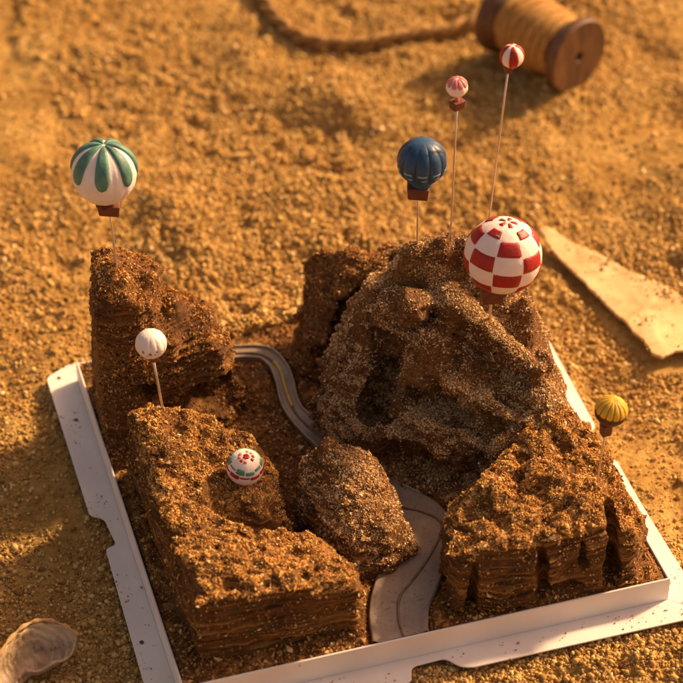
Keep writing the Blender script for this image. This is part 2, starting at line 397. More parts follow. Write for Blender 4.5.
build_rock('rock_ridge', 'low dark cake ridge behind the mountain at the far end of the road', [
    ([(-3.2, 7.9), (-2.6, 6.3), (-1.4, 5.2), (0.2, 6.4), (1.6, 7.0), (2.9, 8.4), (3.2, 11.0), (0, 11.0), (-2.6, 10.1)],
     [(-.56, 9.5, 6.9), (2.1, 9.5, 6.9), (-1.77, 8.5, 6.0), (-2.75, 8.0, 4.6), (-3.1, 7.6, 3.2), (-.32, 7.7, 6.3), (1.5, 8, 6.6), (-1.6, 6.2, 3.8), (0, 11, 5.5)], {'edge': .5})],
    (brown_red, cr_dark), carve=[((-1.4, 5.2, 3.0), (.4, 6.6, 4.2), 1.0, 1.5, (1, 1, .8)), ((-.6, 6.6, 5.2), (.8, 7.4, 5.6), .5, .7, (1, 1, 1))],
    crumb_n=13000, csize=(.032, .10), seed=59, strata=.3, rough=.22, batter=.10, low=.12, crease=.5)

build_rock('rock_shelf', 'broad low cake shelf with upright clefts in its front, beside the yellow balloon', [
    ([(3.6, -8.2), (4.3, -9.35), (6.4, -9.2), (8.2, -8.75), (10.4, -8.0), (12.3, -7.4), (12.7, -5.8), (11.6, -2.6), (10.7, .2), (8.6, .3), (6.8, -2.2), (5.0, -4.2), (3.8, -6.2)],
     [(4.3, -7.9, 4.2), (6.05, -8.6, 4.9), (7.3, -7.4, 4.6), (8.2, -8.6, 5.0), (10.4, -7.6, 4.8), (9.9, -6.6, 5.3), (12.3, -6.0, 3.7), (4.9, -5.9, 4.5), (6.2, -5.2, 5.0), (7.6, -3.3, 5.1), (7.6, -1.8, 5.5), (9.1, -1.2, 5.7), (10.8, -2.7, 4.8),
      (11.9, -4.5, 4.0), (9.3, -5.1, 5.2), (6.9, -6, 5.0), (10.4, 0, 4.2)], {'edge': .55, 'batter': .05})],
    (brown, cr_tan), carve=[((7.9, -8.6, 4.1), (8.15, -8.65, 1.4), .40, .60, (2.0, .6, 1)), ((11.0, -7.4, 4.9), (11.15, -7.5, 1.9), .55, .60, (1.8, .5, 1)),
                            ((9.75, -8.2, 3.8), (9.78, -8.25, 3.1), .34, .34, (1.6, .5, 1)), ((5.0, -9.1, 3.9), (4.9, -9.2, 1.4), .30, .5, (2.0, .6, 1)),
                            ((3.4, -7.4, 4.4), (3.5, -7.9, 1.2), .5, .6, (1, 1, 1)), ((8.2, -8.75, 1.9), (9.4, -8.45, 1.8), .55, .35, (1, .8, 1.6))],
    crumb_n=44000, h=.075, csize=(.028, .11), seed=71, relief=1.8, cwob=1.6, strata=.34, rough=.10, warp=.12, lay=.24, czmin=.5, low=.006, crease=.15, side_keep=.07)

# ------------------------------------------------------------------ crumb floor of the cake
def loc2w(x, y):
    c, s = math.cos(YAW), math.sin(YAW); return x*c-y*s, x*s+y*c
H = 11.0
gx = np.linspace(-H+.06, H-.06, 190); GX, GY = np.meshgrid(gx, gx, indexing='ij')
ROAD = [(-6.4, 8.0, .46), (-5.4, 8.1, .46), (-4.5, 7.95, .46), (-3.85, 7.1, .45), (-3.5, 5.9, .44), (-3.3, 4.7, .44), (-3.0, 3.8, .47), (-2.3, 2.7, .52), (-1.4, 1.5, .58), (0.0, -.2, .7),
        (1.4, -1.9, .9), (2.6, -3.1, 1.05), (3.15, -4.2, 1.2), (2.95, -5.6, 1.3), (2.3, -7.2, 1.35), (1.85, -8.7, 1.28), (1.75, -10.0, 1.25), (1.85, -11.05, 1.3)]
def catmull(P, n):
    P = np.array(P, float); P = np.vstack([2*P[0]-P[1], P, 2*P[-1]-P[-2]]); out = []
    for i in range(1, len(P)-2):
        t = np.linspace(0, 1, n, endpoint=False)[:, None]
        a, b, c, d = P[i-1], P[i], P[i+1], P[i+2]
        out.append(.5*(2*b+(c-a)*t+(2*a-5*b+4*c-d)*t*t+(3*b-a-3*c+d)*t**3))
    return np.vstack(out+[P[-2][None]])
RC = catmull(ROAD, 8)
def road_dist(x, y):
    d = np.full(x.shape, 1e9)
    for (a, b, w) in RC: d = np.minimum(d, np.hypot(x-a, y-b)-w)
    return d
WX = GX*math.cos(YAW)-GY*math.sin(YAW); WY = GX*math.sin(YAW)+GY*math.cos(YAW)
rd = road_dist(WX, WY)
fz = 1.32+noise2(WX, WY, 1.8, 3)*.14+noise2(WX, WY, .5, 4)*.07+noise2(WX, WY, .24, 5)*.05
def bumpz(x, y, cx, cy, r, a): return a*np.exp(-((x-cx)**2+(y-cy)**2)/r**2)
fz += bumpz(WX, WY, .1, -8.9, 1.0, .75)+bumpz(WX, WY, .2, -10.2, .8, .35)+bumpz(WX, WY, 12.4, -5.9, 1.2, .3)+bumpz(WX, WY, -12, -1, 1.2, -.3)
fz += bumpz(WX, WY, -4.2, 3.2, 1.6, .2)+bumpz(WX, WY, -5, 5.6, 1.6, .3)
fz = np.where(rd < .25, np.minimum(fz, 1.17+np.clip(rd, 0, .25)*.6), fz)
ed = np.minimum(H-.06-np.abs(GX), H-.06-np.abs(GY)); fz = np.minimum(fz, 1.28+ed*.6)
n = len(gx); idx = np.arange(n*n).reshape(n, n)
FQ = np.stack([idx[:-1, :-1].ravel(), idx[1:, :-1].ravel(), idx[1:, 1:].ravel(), idx[:-1, 1:].ravel()], 1)
FV = np.stack([WX.ravel(), WY.ravel(), fz.ravel()], 1)
ring = np.concatenate([idx[0, :], idx[1:, -1], idx[-1, -2::-1], idx[-2:0:-1, 0]])
low_ = FV[ring].copy(); low_[:, 2] = .12; k0 = len(FV); m_ = len(ring)
side = np.stack([ring, np.roll(ring, -1), k0+np.roll(np.arange(m_), -1), k0+np.arange(m_)], 1)
cake = mesh_obj('cake', np.vstack([FV, low_]), np.vstack([FQ, side]), brown)
tag(cake, 'flat square cake layer covered in brown crumbs, filling the white tray', 'cake')
P, nr = sample_mesh(FV, FQ, 32000, .2, 5, .3, lambda q: (road_dist(q[:, 0], q[:, 1]) > .06).astype(float)+1e-9)
sz = rng.lognormal(math.log(.045), .4, len(P)).clip(.02, .14)
cv, cf = crumbs(P, sz, .6, 6, fine=True)
o = mesh_obj('crumb_layer', cv, cf, cr_dark, cake, smooth=False); o['kind'] = 'stuff'

# ------------------------------------------------------------------ the road
m_road, nt, b = new_mat('grey_icing_road'); v = coords(nt)
c1 = ramp(nt, noise(nt, v, .7, 5, .65), [(.3, (.22, .16, .11)), (.55, (.31, .235, .17)), (.75, (.40, .31, .225))])
c2 = ramp(nt, noise(nt, v, 7, 2, .5), [(.60, (1, 1, 1)), (.72, (.62, .5, .4))])
nt.links.new(mix(nt, 1, c1, c2, 'MULTIPLY'), b.inputs['Base Color']); b.inputs['Roughness'].default_value = .38
bump(nt, b, noise(nt, v, 3, 5, .7), .04, .6)
def ribbon(C0, prof, z):
    """C0 (n,3): x, y, half width; prof: (across -1..1, extra offset in cm, height)"""
    t = np.gradient(C0[:, :2], axis=0); t /= np.linalg.norm(t, axis=1)[:, None]; nn = np.stack([t[:, 1], -t[:, 0]], 1)
    rows = []
    for (u, off, hh) in prof:
        w = C0[:, 2]*u+off
        rows.append(np.column_stack([C0[:, 0]+nn[:, 0]*w, C0[:, 1]+nn[:, 1]*w, np.full(len(C0), z+hh)]))
    V = np.stack(rows, 1); k = len(prof); n_ = len(C0); idx = np.arange(n_*k).reshape(n_, k)
    F = np.stack([idx[:-1, :-1].ravel(), idx[1:, :-1].ravel(), idx[1:, 1:].ravel(), idx[:-1, 1:].ravel()], 1)
    return V.reshape(-1, 3), F
us = np.linspace(-1, 1, 13)
def trim(V, lim=-10.96):      # the road stops against the inside of the rim
    c, s_ = math.cos(YAW), math.sin(YAW); V = np.array(V, float)
    lx = V[:, 0]*c+V[:, 1]*s_; ly = np.maximum(-V[:, 0]*s_+V[:, 1]*c, lim)
    V[:, 0] = lx*c-ly*s_; V[:, 1] = lx*s_+ly*c; return V
prof = [(-1, -.02, -.3), (-1, 0, .05)]+[(u*.94, 0, .11 if abs(u) > .9 else 0) for u in us]+[(1, 0, .05), (1, .02, -.3)]
RC2 = RC.copy(); RC2[:, 2] *= 1+.06*np.interp(np.arange(len(RC2)), np.arange(0, len(RC2), 6), rng.uniform(-1, 1, len(range(0, len(RC2), 6))))
V, F = ribbon(RC2, prof, 1.37)
V[:, 2] += noise2(V[:, 0], V[:, 1], 1.6, 8)*.035
V = trim(V); road = mesh_obj('road', V, F, m_road); tag(road, 'winding grey icing road running between the cake rocks', kind='structure')
# raised centre cord of the road
LN = [(-6.3, 7.95, 0), (-5.2, 8.0, 0), (-4.4, 7.7, 0), (-3.8, 6.8, 0), (-3.5, 5.5, 0), (-3.2, 4.3, 0), (-2.75, 3.3, 0), (-1.9, 2.1, 0), (-.6, .5, 0), (.7, -1.2, 0), (1.85, -2.75, 0), (2.85, -3.15, 0),
      (3.72, -3.75, 0), (3.75, -4.6, 0), (3.12, -6.2, 0), (2.35, -7.6, 0), (1.80, -8.6, 0), (1.76, -9.8, 0), (1.98, -11.0, 0)]
LC = catmull(LN, 8)
def tube(P, r, n=8, cap=True):
    P = np.array(P, float); T = np.gradient(P, axis=0); T /= np.linalg.norm(T, axis=1)[:, None]
    up = np.array([0, 0, 1.]); 
    if abs(T[0] @ up) > .9: up = np.array([1., 0, 0])
    A = np.cross(T, up); A /= np.linalg.norm(A, axis=1)[:, None]+1e-9; B = np.cross(A, T)
    r = np.broadcast_to(np.asarray(r, float), (len(P),))
    a = np.linspace(0, 2*np.pi, n, endpoint=False)
    V = P[:, None]+r[:, None, None]*(np.cos(a)[None, :, None]*A[:, None]+np.sin(a)[None, :, None]*B[:, None])
    idx = np.arange(len(P)*n).reshape(len(P), n); j = np.roll(idx, -1, axis=1)
    F = np.stack([idx[:-1].ravel(), j[:-1].ravel(), j[1:].ravel(), idx[1:].ravel()], 1).tolist()
    if cap: F += [idx[0][::-1].tolist(), idx[-1].tolist()]
    return V.reshape(-1, 3), F
def joinm(L):
    V = []; F = []; k = 0
    for v, f in L:
        V.append(np.asarray(v)); F += [[int(i)+k for i in q] for q in f]; k += len(v)
    return np.vstack(V), F
m_cord = plain('dark_cord', (.20, .135, .085), .7, .3, 6, .02)
m_yel = plain('yellow_icing', (.62, .43, .07), .6, .15, 6, .02)
P3 = LC.copy(); P3[:, 2] = 1.40+noise2(P3[:, 0], P3[:, 1], 1.6, 8)*.035
v_, f_ = tube(trim(P3, -10.9)[:-1], .06, 6); o = mesh_obj('road_centre_cord', v_, f_, m_cord, road)
m_edge = plain('pale_icing_edge', (.44, .34, .22), .5, .2, 6, .02)
for sg in (-1, 1):
    t_ = np.gradient(RC2[:, :2], axis=0); t_ /= np.linalg.norm(t_, axis=1)[:, None]
    E_ = np.column_stack([RC2[:, 0]+sg*t_[:, 1]*RC2[:, 2]*.94, RC2[:, 1]-sg*t_[:, 0]*RC2[:, 2]*.94, np.full(len(RC2), 1.45)+noise2(RC2[:, 0], RC2[:, 1], 1.6, 8)*.035])
    v_, f_ = tube(trim(E_[:86], -10.9), .055, 6); mesh_obj('road_edge_line', v_, f_, m_edge, road)
seg = (P3[:, 1] > 4.0) & (P3[:, 1] < 7.4) & (P3[:, 0] > -4.4)
Q3 = P3[seg]+np.array([.02, 0, .03]); v_, f_ = tube(Q3, .085, 6); mesh_obj('road_yellow_line', v_, f_, m_yel, road)
# ------------------------------------------------------------------ tray
m_tray, nt, b = new_mat('white_card'); v = coords(nt)
c1 = ramp(nt, noise(nt, v, .35, 4, .6), [(.3, (.70, .64, .60)), (.7, (.80, .745, .70))])
c2 = ramp(nt, noise(nt, v, 2.3, 2, .6), [(.77, (1, 1, 1)), (.80, (.7, .6, .5))])
nt.links.new(mix(nt, 1, c1, c2, 'MULTIPLY'), b.inputs['Base Color']); b.inputs['Roughness'].default_value = .5
bump(nt, b, noise(nt, v, .8, 3), .03, .5)
tray = empty('cake_tray', (0, 0, 0), rot=(0, 0, YAW))
tag(tray, 'square white card cake tray with raised rim and notched flaps, on the sand', 'tray')
def slab_poly(name, P, z0, z1, mat, parent, bev=.03, nsub=1):
    """extruded outline, z may be a function of x,y"""
    P = [tuple(p) for p in P]; n = len(P)
    f0 = z0 if callable(z0) else (lambda x, y: z0); f1 = z1 if callable(z1) else (lambda x, y: z1)
    V = [(x, y, f0(x, y)) for x, y in P]+[(x, y, f1(x, y)) for x, y in P]
    F = [list(range(n))[::-1], list(range(n, 2*n))]+[[i, (i+1) % n, n+(i+1) % n, n+i] for i in range(n)]
    o = mesh_obj(name, V, F, mat, parent, smooth=False); fix_normals(o)
    if bev:
        md = o.modifiers.new('bevel', 'BEVEL'); md.width = bev*S; md.segments = 2; md.limit_method = 'ANGLE'; md.angle_limit = R(40)
    return o
slab_poly('bottom', [(-H, -H), (H, -H), (H, H), (-H, H)], .03, .10, m_tray, tray)
WT = .10
def edge_round(P, r=.12, n=4):
    out = []; L = len(P)
    for i in range(L):
        a, b, c = (np.array(P[(i+k-1) % L], float) for k in range(3))
        la, lc = np.linalg.norm(a-b), np.linalg.norm(c-b); q = min(r, la*.4, lc*.4)
        p0 = b+(a-b)/la*q; p1 = b+(c-b)/lc*q
        for t in np.linspace(0, 1, n): out.append(tuple((1-t)**2*p0+2*t*(1-t)*b+t*t*p1))
    return out
def side_wall(rot, hgt):
    L = [(-H-WT, -H), (H+WT, -H), (H+WT, -H-WT), (-H-WT, -H-WT)] if rot in (0, 2) else [(-H, -H), (H, -H), (H, -H-WT), (-H, -H-WT)]
    o = slab_poly('side_wall', L, .03, hgt, m_tray, tray, .03); o.rotation_euler = (0, 0, rot*math.pi/2); return o
side_wall(0, 1.42); side_wall(1, 1.40); side_wall(2, 1.05); side_wall(3, 1.40)
HF = H+WT+.004
# outlines of the four flaps in tray coordinates, clockwise from the fold
fl_front = [(-HF, -HF), (-12.5, -12.5), (-9.0, -12.5), (-8.6, -11.75), (-6.4, -11.75), (-6.1, -12.48), (-1.36, -12.46), (-1.1, -11.62), (.45, -11.56), (.9, -12.2), (1.4, -12.42), (12.5, -12.5), (HF, -HF)]
fl_left = [(-HF, HF), (-11.5, 12.3), (-12.55, 11.7), (-12.5, 1.5), (-11.9, 1.15), (-11.72, -.68), (-12.25, -.8), (-12.45, -12.45), (-HF, -HF)]
fl_right = [(HF, -HF), (12.5, -12.46), (12.3, -5.1), (12.3, -2.0), (11.75, -1.6), (11.7, .1), (12.25, .5), (12.4, 9), (12.4, 12.3), (HF, HF)]
fl_back = [(HF, HF), (12.3, 12.4), (1.4, 12.5), (.9, 11.7), (-.9, 11.7), (-1.4, 12.5), (-11.6, 12.35), (-HF, HF)]
def zf(base):
    def f(x, y):
        r_ = max(abs(x), abs(y))-H
        return base+.03*max(r_, 0)
    return f
for P in (fl_front, fl_left, fl_right, fl_back):
    PR = [P[0]]+edge_round(P, .25)[4:-4]+[P[-1]]
    # keep the fold corners sharp, round the rest
    slab_poly('flap', PR, zf(.035), zf(.11), m_tray, tray, .02)
# staple holes as dark discs on the card, their inner shade painted in
m_hole = plain('hole_shadow_card', (.10, .07, .06), .9, .1, 5, 0)
for (x, y) in ((-11.75, 8.2), (-11.95, -6.9), (-11.95, 11.5)):
    a = np.linspace(0, 2*np.pi, 12, endpoint=False)
    V = [(x+.1*math.cos(t), y+.1*math.sin(t)*1.2, zf(.125)(x, y)) for t in a]+[(x, y, zf(.13)(x, y))]
    mesh_obj('hole_shade_disc', V, [[i, (i+1) % 12, 12] for i in range(12)], m_hole, tray)

# ------------------------------------------------------------------ sand
def axis(lo, hi, h, ext):
    core = np.arange(lo, hi+h/2, h); st = []; p = hi; q = h
    while p < ext: q *= 1.22; p += q; st.append(p)
    hi_ = np.array(st); st = []; p = lo; q = h
    while p > -ext: q *= 1.22; p -= q; st.append(p)
    return np.concatenate([np.array(st)[::-1], core, hi_])
ax_ = axis(-23, 22, .085, 400.); ay_ = axis(-15, 46, .085, 400.)
SX, SY = np.meshgrid(ax_, ay_, indexing='ij')
def sand_h(x, y):
    near = np.exp(-np.clip(np.maximum(np.abs(x+1), np.abs(y-14))-36, 0, None)/20)
    lump = noise2(x, y, 6.5, 21)*.5+noise2(x, y, 3.1, 22)*.34+noise2(x, y, 1.5, 23)*.17
    soft = np.clip(.55+1.1*noise2(x, y, 7.0, 29)+.35*noise2(x, y, 2.5, 30)+np.clip((y-22)/20, -.2, .4), .06, 1.08)      # 1 = wind-smoothed, 0 = clods
    cl = (1-np.clip(worley2(x+noise2(x, y, 1, 40)*.3, y+noise2(x, y, 1, 41)*.3, .55, 24)*1.25, 0, 1))**.8*.22
    cl2 = (1-np.clip(worley2(x, y, .30, 26)*1.2, 0, 1))**.7*.17*np.clip(1.25-(y-8)/26, .4, 1.3)
    cl3 = np.clip(noise2(x, y, 1.1, 27)-.25, 0, 1)*.5
    fine = noise2(x, y, .26, 25)*.035+noise2(x, y, .7, 31)*.07-np.clip(noise2(x, y, 1.9, 35)-.45, 0, 1)*.7
    z = lump+(cl+cl3)*(1.10-.98*soft)+cl2*(1.15-.75*soft)+fine
    z += bumpz(x, y, -1.6, 27.9, 2.2, -2.2)+bumpz(x, y, -4.6, 27.7, 2.1, -1.7)+bumpz(x, y, -2.0, 31.6, 3.2, .9)+bumpz(x, y, -3.6, 23.6, 2.6, .6)+bumpz(x, y, 2, 24.5, 3.5, .4)+bumpz(x, y, -10, 22, 2.4, .6)+bumpz(x, y, -8, 17.5, 2.0, .5)+bumpz(x, y, -15.5, 17, 2.6, .6)
    z += bumpz(x, y, -14., -10.8, 1.9, -.55)+bumpz(x, y, 12, 24, 4.0, -.25)+bumpz(x, y, -15, 26, 4.0, .35)+bumpz(x, y, -17, 4, 3.5, .25)+bumpz(x, y, 6, 31, 4, .3)
    # the tray has been pressed in flat
    lx = x*math.cos(YAW)+y*math.sin(YAW); ly = -x*math.sin(YAW)+y*math.cos(YAW)
    d = np.maximum(np.abs(lx), np.abs(ly))-12.6
    w = np.clip((d+.1)/1.2, 0, 1); w = w*w*(3-2*w)
    z = -.42+z*.85
    z = np.where(d < 1.7, z*w+(np.minimum(z, .2)*.38-.22)*(1-w), z)
    # a drift of sand hides the rim at the back
    bk = np.clip((ly-10.6)/.35, 0, 1)*np.clip((lx+8.6)/1.5, 0, 1)*np.clip((11.6-lx)/1.0, 0, 1)
    z = np.where(bk > 0, np.maximum(z, z*(1-bk)+bk*(1.50+.25*noise2(x, y, .7, 33)+.12*noise2(x, y, .3, 34)-np.clip(ly-11.3, 0, 6)*.34)), z)
    # where the sheet of paper lies
    e = poly_sd([(9.3, 19.3), (11.1, 15.8), (14.8, 8.6), (22, 9.4), (22, 12.2), (16.5, 13.0), (12.3, 17.2)], x, y)
    w2 = np.clip((e+.3)/1.4, 0, 1)
    z = np.where(e < 1.1, z*w2+(-.35+np.minimum(z+.3, 0)*.1)*(1-w2), z)
    return z*near
SZ = sand_h(SX, SY)
nx, ny = SX.shape; idx = np.arange(nx*ny).reshape(nx, ny)
SQ = np.stack([idx[:-1, :-1].ravel(), idx[1:, :-1].ravel(), idx[1:, 1:].ravel(), idx[:-1, 1:].ravel()], 1)
m_sand, nt, b = new_mat('golden_sand'); v = coords(nt)
c1 = ramp(nt, noise(nt, v, .22, 5, .65), [(.3, (.42, .23, .060)), (.5, (.54, .325, .095)), (.7, (.66, .435, .15))])
c2 = ramp(nt, noise(nt, v, 2.6, 5, .75), [(.32, (.50, .40, .32)), (.5, (.95, .93, .9)), (.75, (1.2, 1.2, 1.15))])
nt.links.new(mix(nt, 1, c1, c2, 'MULTIPLY'), b.inputs['Base Color']); b.inputs['Roughness'].default_value = .95
b.inputs['Specular IOR Level'].default_value = .15
a = N(nt, 'ShaderNodeMath', operation='ADD'); nt.links.new(noise(nt, v, 6, 5, .75), a.inputs[0]); nt.links.new(noise(nt, v, 2, 4, .7), a.inputs[1])
bump(nt, b, a.outputs[0], .18, 1.0)
sand = mesh_obj('sand', np.stack([SX.ravel(), SY.ravel(), SZ.ravel()], 1), SQ, m_sand)
tag(sand, 'rough golden sand and soil all around the cake tray', kind='structure')
# loose grains and clods
m_grain = crumb_mat('sand_grain', [(0, (.22, .11, .035)), (.3, (.43, .25, .072)), (.7, (.57, .355, .115)), (.96, (.66, .47, .19)), (1, (.72, .56, .32))], .95, .15)
ng = 300000
yy = -14+60*rng.random(ng)**1.15; xx = rng.uniform(-1, 1, ng)*(16.5+(yy+14)*.125)-.8
lx = xx*math.cos(YAW)+yy*math.sin(YAW); ly = -xx*math.sin(YAW)+yy*math.cos(YAW)
dt = np.maximum(np.abs(lx), np.abs(ly))
ep = poly_sd([(9.3, 19.3), (11.1, 15.8), (14.8, 8.6), (22, 9.4), (22, 12.2), (16.5, 13.0), (12.3, 17.2)], xx, yy)
ok = ((dt > 11.5) | ((ly > 10.75) & (lx > -8) & (lx < 11))) & (ep > .1) & (rng.random(ng) < np.clip(.75-1.1*noise2(xx, yy, 7.0, 29)-np.clip((yy-24)/50, -.2, .3), .10, 1))
xx, yy = xx[ok], yy[ok]
sz = rng.lognormal(math.log(.050), .48, len(xx))*np.where(rng.random(len(xx)) < .5, 1., .9)
sz = sz.clip(.02, .16)
zz = sand_h(xx, yy)+sz*.3
def par_z(x, y):
    z = .12+noise2(x, y, 3.0, 61)*.16+noise2(x, y, 1.0, 62)*.05+.22*np.exp(-((x-15)**2+(y-9.2)**2)/3.5)-np.clip((x*.66+y*.75-21.6)/2.2, 0, 1)*.75
    for (a, b, c, w, h_) in ((.8, -.6, 4.0, .16, .03), (.35, .94, 17.5, .25, -.02), (.97, .2, 16.9, .2, .02)):     # soft folds
        z = z+h_*np.exp(-((x*a+y*b-c+.15*noise2(x, y, 1.3, 71))/w)**2)
    return z
qx = rng.uniform(9.8, 22, 9000); qy = rng.uniform(8.8, 19.5, 9000)
qe = poly_sd([(10.4, 18.9), (11.9, 15.9), (13.2, 13.6), (15.1, 9.5), (22, 10.6), (22, 13.6), (15.5, 15.6), (12.5, 18)], qx, qy)
qk = (qe < -.1) & (rng.random(9000) < np.clip(-.08+.4*noise2(qx, qy, 1.2, 73)+.5*np.clip((qx*.66+qy*.75-20.6)/1.5, 0, 1), .02, 1)); qx, qy = qx[qk], qy[qk]
qs = rng.lognormal(math.log(.04), .4, len(qx)).clip(.02, .1)
xx = np.concatenate([xx, qx]); yy = np.concatenate([yy, qy]); zz = np.concatenate([zz, par_z(qx, qy)+qs*.4]); sz = np.concatenate([sz, qs])
nd = 1300; du = rng.uniform(-12.4, 12.4, nd); dv = 11.15+1.35*rng.random(nd)**.6; sd4 = rng.integers(0, 4, nd)
dx = np.choose(sd4, [du, dv, du, -dv]); dy = np.choose(sd4, [-dv, du, dv, du]); gap = noise2(dx, dy, 1.1, 91) > -.05
dx, dy = dx[gap], dy[gap]
xx = np.concatenate([xx, dx*math.cos(YAW)-dy*math.sin(YAW)]); yy = np.concatenate([yy, dx*math.sin(YAW)+dy*math.cos(YAW)])
dz = rng.lognormal(math.log(.022), .4, len(dx)).clip(.01, .07); zz = np.concatenate([zz, .14+dz*.5]); sz = np.concatenate([sz, dz])
PP = np.stack([xx, yy, zz], 1); sm = sz < .085
cv, cf = crumbs(PP[sm], sz[sm], .35, 9, fine=True); cv2, cf2 = crumbs(PP[~sm], sz[~sm], .22, 10)
cf = np.vstack([cf, cf2+len(cv)]); cv = np.vstack([cv, cv2])
o = mesh_obj('sand_grains', cv, cf, m_grain, smooth=True); tag(o, 'loose crumbly grains and small clods scattered over the sand', 'grains', kind='stuff')

# ------------------------------------------------------------------ balloons
def orb(Rr, n=96, m=48, gores=0, groove=.0, squash=1.0, power=.5, lat0=-90, lat1=90, off=0.0, phase=0.0):
    V = []; la = np.linspace(R(lat0), R(lat1), m); lo = np.linspace(0, 2*np.pi, n, endpoint=False)
    LA, LO = np.meshgrid(la, lo, indexing='ij')
    g = 1-groove*(1-np.abs(np.sin((LO+phase)*gores/2))**power)*np.cos(LA)**.5 if gores else 1.0
    rr = (Rr+off)*g
    z = np.sin(LA)*(Rr+off)*squash
    if gores: z = z*(1-groove*.5*np.sin(LA)**8)
    V = np.stack([rr*np.cos(LA)*np.cos(LO), rr*np.cos(LA)*np.sin(LO), z], -1).reshape(-1, 3)
    idx = np.arange(n*m).reshape(m, n); j = np.roll(idx, -1, axis=1)
    F = np.stack([idx[:-1].ravel(), j[:-1].ravel(), j[1:].ravel(), idx[1:].ravel()], 1)
    return V, F, LA, LO
def patch(Rr, lon, hw, lat0, lat1, th, n=14, m=18, sq=1.0, base=.0, rnd=.35):
    """raised patch on a ball; hw = half width in radians as a function of t (0 = lat0, 1 = lat1)"""
    V = []
    for i in range(m):
        t = i/(m-1); la = R(lat0+(lat1-lat0)*t); w = hw(t) if callable(hw) else hw
        for j in range(n):
            u = -1+2*j/(n-1); lo = lon+u*w
            e = min(1.0, (1-abs(u))/rnd if rnd else 1)*1.0; f = min(1.0, min(t, 1-t)*2/rnd if rnd else 1)
            q = math.sqrt(max(0, 1-(1-e)**2))*math.sqrt(max(0, 1-(1-f)**2))
            r = Rr*(1+base)-.012+(th+.012)*q
            V.append((r*math.cos(la)*math.cos(lo), r*math.cos(la)*math.sin(lo), r*math.sin(la)*sq))
    F = [[i*n+j, i*n+j+1, (i+1)*n+j+1, (i+1)*n+j] for i in range(m-1) for j in range(n-1)]
    return V, F
def box(w, d, h, taper=1.0):
    V = [(sx*w/2*(taper if z < 0 else 1), sy*d/2*(taper if z < 0 else 1), z) for z in (-h/2, h/2) for sx, sy in ((-1, -1), (1, -1), (1, 1), (-1, 1))]
    return V, [[3, 2, 1, 0], [4, 5, 6, 7], [0, 1, 5, 4], [1, 2, 6, 5], [2, 3, 7, 6], [3, 0, 4, 7]]

m_white = plain('white_clay', (.76, .70, .66), .55, .06, 5, .02, sss=.1)
m_pinkw = plain('pinkish_white_clay', (.80, .68, .62), .55, .06, 5, .02, sss=.1)
m_teal = plain('teal_clay', (.08, .20, .16), .5, .45, 3.0, .03)
m_red = plain('red_clay', (.33, .014, .012), .5, .25, 5, .02)
m_green = plain('green_clay', (.07, .24, .13), .55, .2, 5, .02)
m_navy = plain('navy_clay', (.014, .058, .135), .45, .4, 4, .02)
m_rose = plain('rose_clay', (.56, .17, .17), .5, .15, 5, .02)
m_yelc = plain('yellow_clay', (.68, .40, .03), .5, .15, 4, .02)
m_choc = plain('chocolate_clay', (.06, .02, .012), .55, .25, 5, .02)
m_bask = plain('basket_clay', (.15, .045, .022), .7, .3, 6, .05)
m_pin = plain('pin_wire', (.62, .52, .45), .35, .1, 5, 0, .5, metal=.7)
m_grime = plain('grey_smudge', (.26, .20, .18), .7, .2, 5, 0)
m_mark = plain('pale_blue_mark', (.20, .26, .30), .6, .2, 5, 0)

def balloon(name, label, base, ctr, Rr, bask, bw, bh, pin_r=.05, depth=1.2, tilt=0.0, bd=None, brot=.2):
    """returns the thing's empty (at the pin's foot) and a frame empty-less offset for the ball's centre"""
    e = empty(name, base); tag(e, label, 'balloon', 'clay hot air balloons on pins')
    bx, by, bz = base
    top = np.array(bask)-np.array(base); d = top/np.linalg.norm(top)
    P = [d*t for t in np.linspace(-depth, np.linalg.norm(top), 5)]
    v, f = tube(P, pin_r, 8); mesh_obj('pin', v, f, m_pin, e)
    v, f = box(bw, bd or bw*.8, bh, .88); v = np.array(v)
    cz, sn = math.cos(brot), math.sin(brot); v[:, :2] = v[:, :2] @ np.array([[cz, sn], [-sn, cz]])
    v[:, 2] += v[:, 0]*tilt
    o = mesh_obj('basket', v+top, f, m_bask, e, smooth=False)
    md = o.modifiers.new('bevel', 'BEVEL'); md.width = .05*S; md.segments = 2
    return e, np.array(ctr)-np.array(base)
def put(name, V, F, mat, e, c, ax=None, midx=None, smooth=True):
    V = np.array(V, float)
    if ax is not None: V = V @ np.array(Matrix.Rotation(ax[0], 3, 'X') @ Matrix.Rotation(ax[1], 3, 'Y')).T
    F = F if isinstance(F, np.ndarray) else np.array(F)
    return mesh_obj(name, V+c, F, mat, e, smooth, midx=midx)

# green and white
e, c = balloon('balloon', 'white balloon with raised teal green petals, on the dark tower', (-10.92, 3.49, 10.1), (-11.15, 3.49, 15.6), 1.45, (-11.05, 3.45, 13.80), 1.0, .58, tilt=-.12, bd=.9, brot=.05)
T = (R(-4), R(3))
V, F, LA, LO = orb(1.44, gores=16, groove=.03, power=.6, squash=1.0); put('envelope', V, F, m_white, e, c, T)
for k in range(7):
    lon = -math.pi/2+k*2*math.pi/7+.02
    hw = lambda t: (.245*math.sqrt(max(0, 1-((.30-t)/.30)**2)) if t < .30 else .245+(t-.3)*.15)*(1 if t < .97 else .8)
    v, f = patch(1.44, lon, hw, -5, 87, .11, n=15, m=28, rnd=.7); put('petal', v, f, m_teal, e, c, T)
v, f = tube([(.0, 0, -1.38), (0, 0, -1.72)], [.45, .38], 16); put('neck', *joinm([(v, f)])[:1], np.array([[i, (i+1) % 16, 16+(i+1) % 16, 16+i] for i in range(16)]), m_choc, e, c, T)

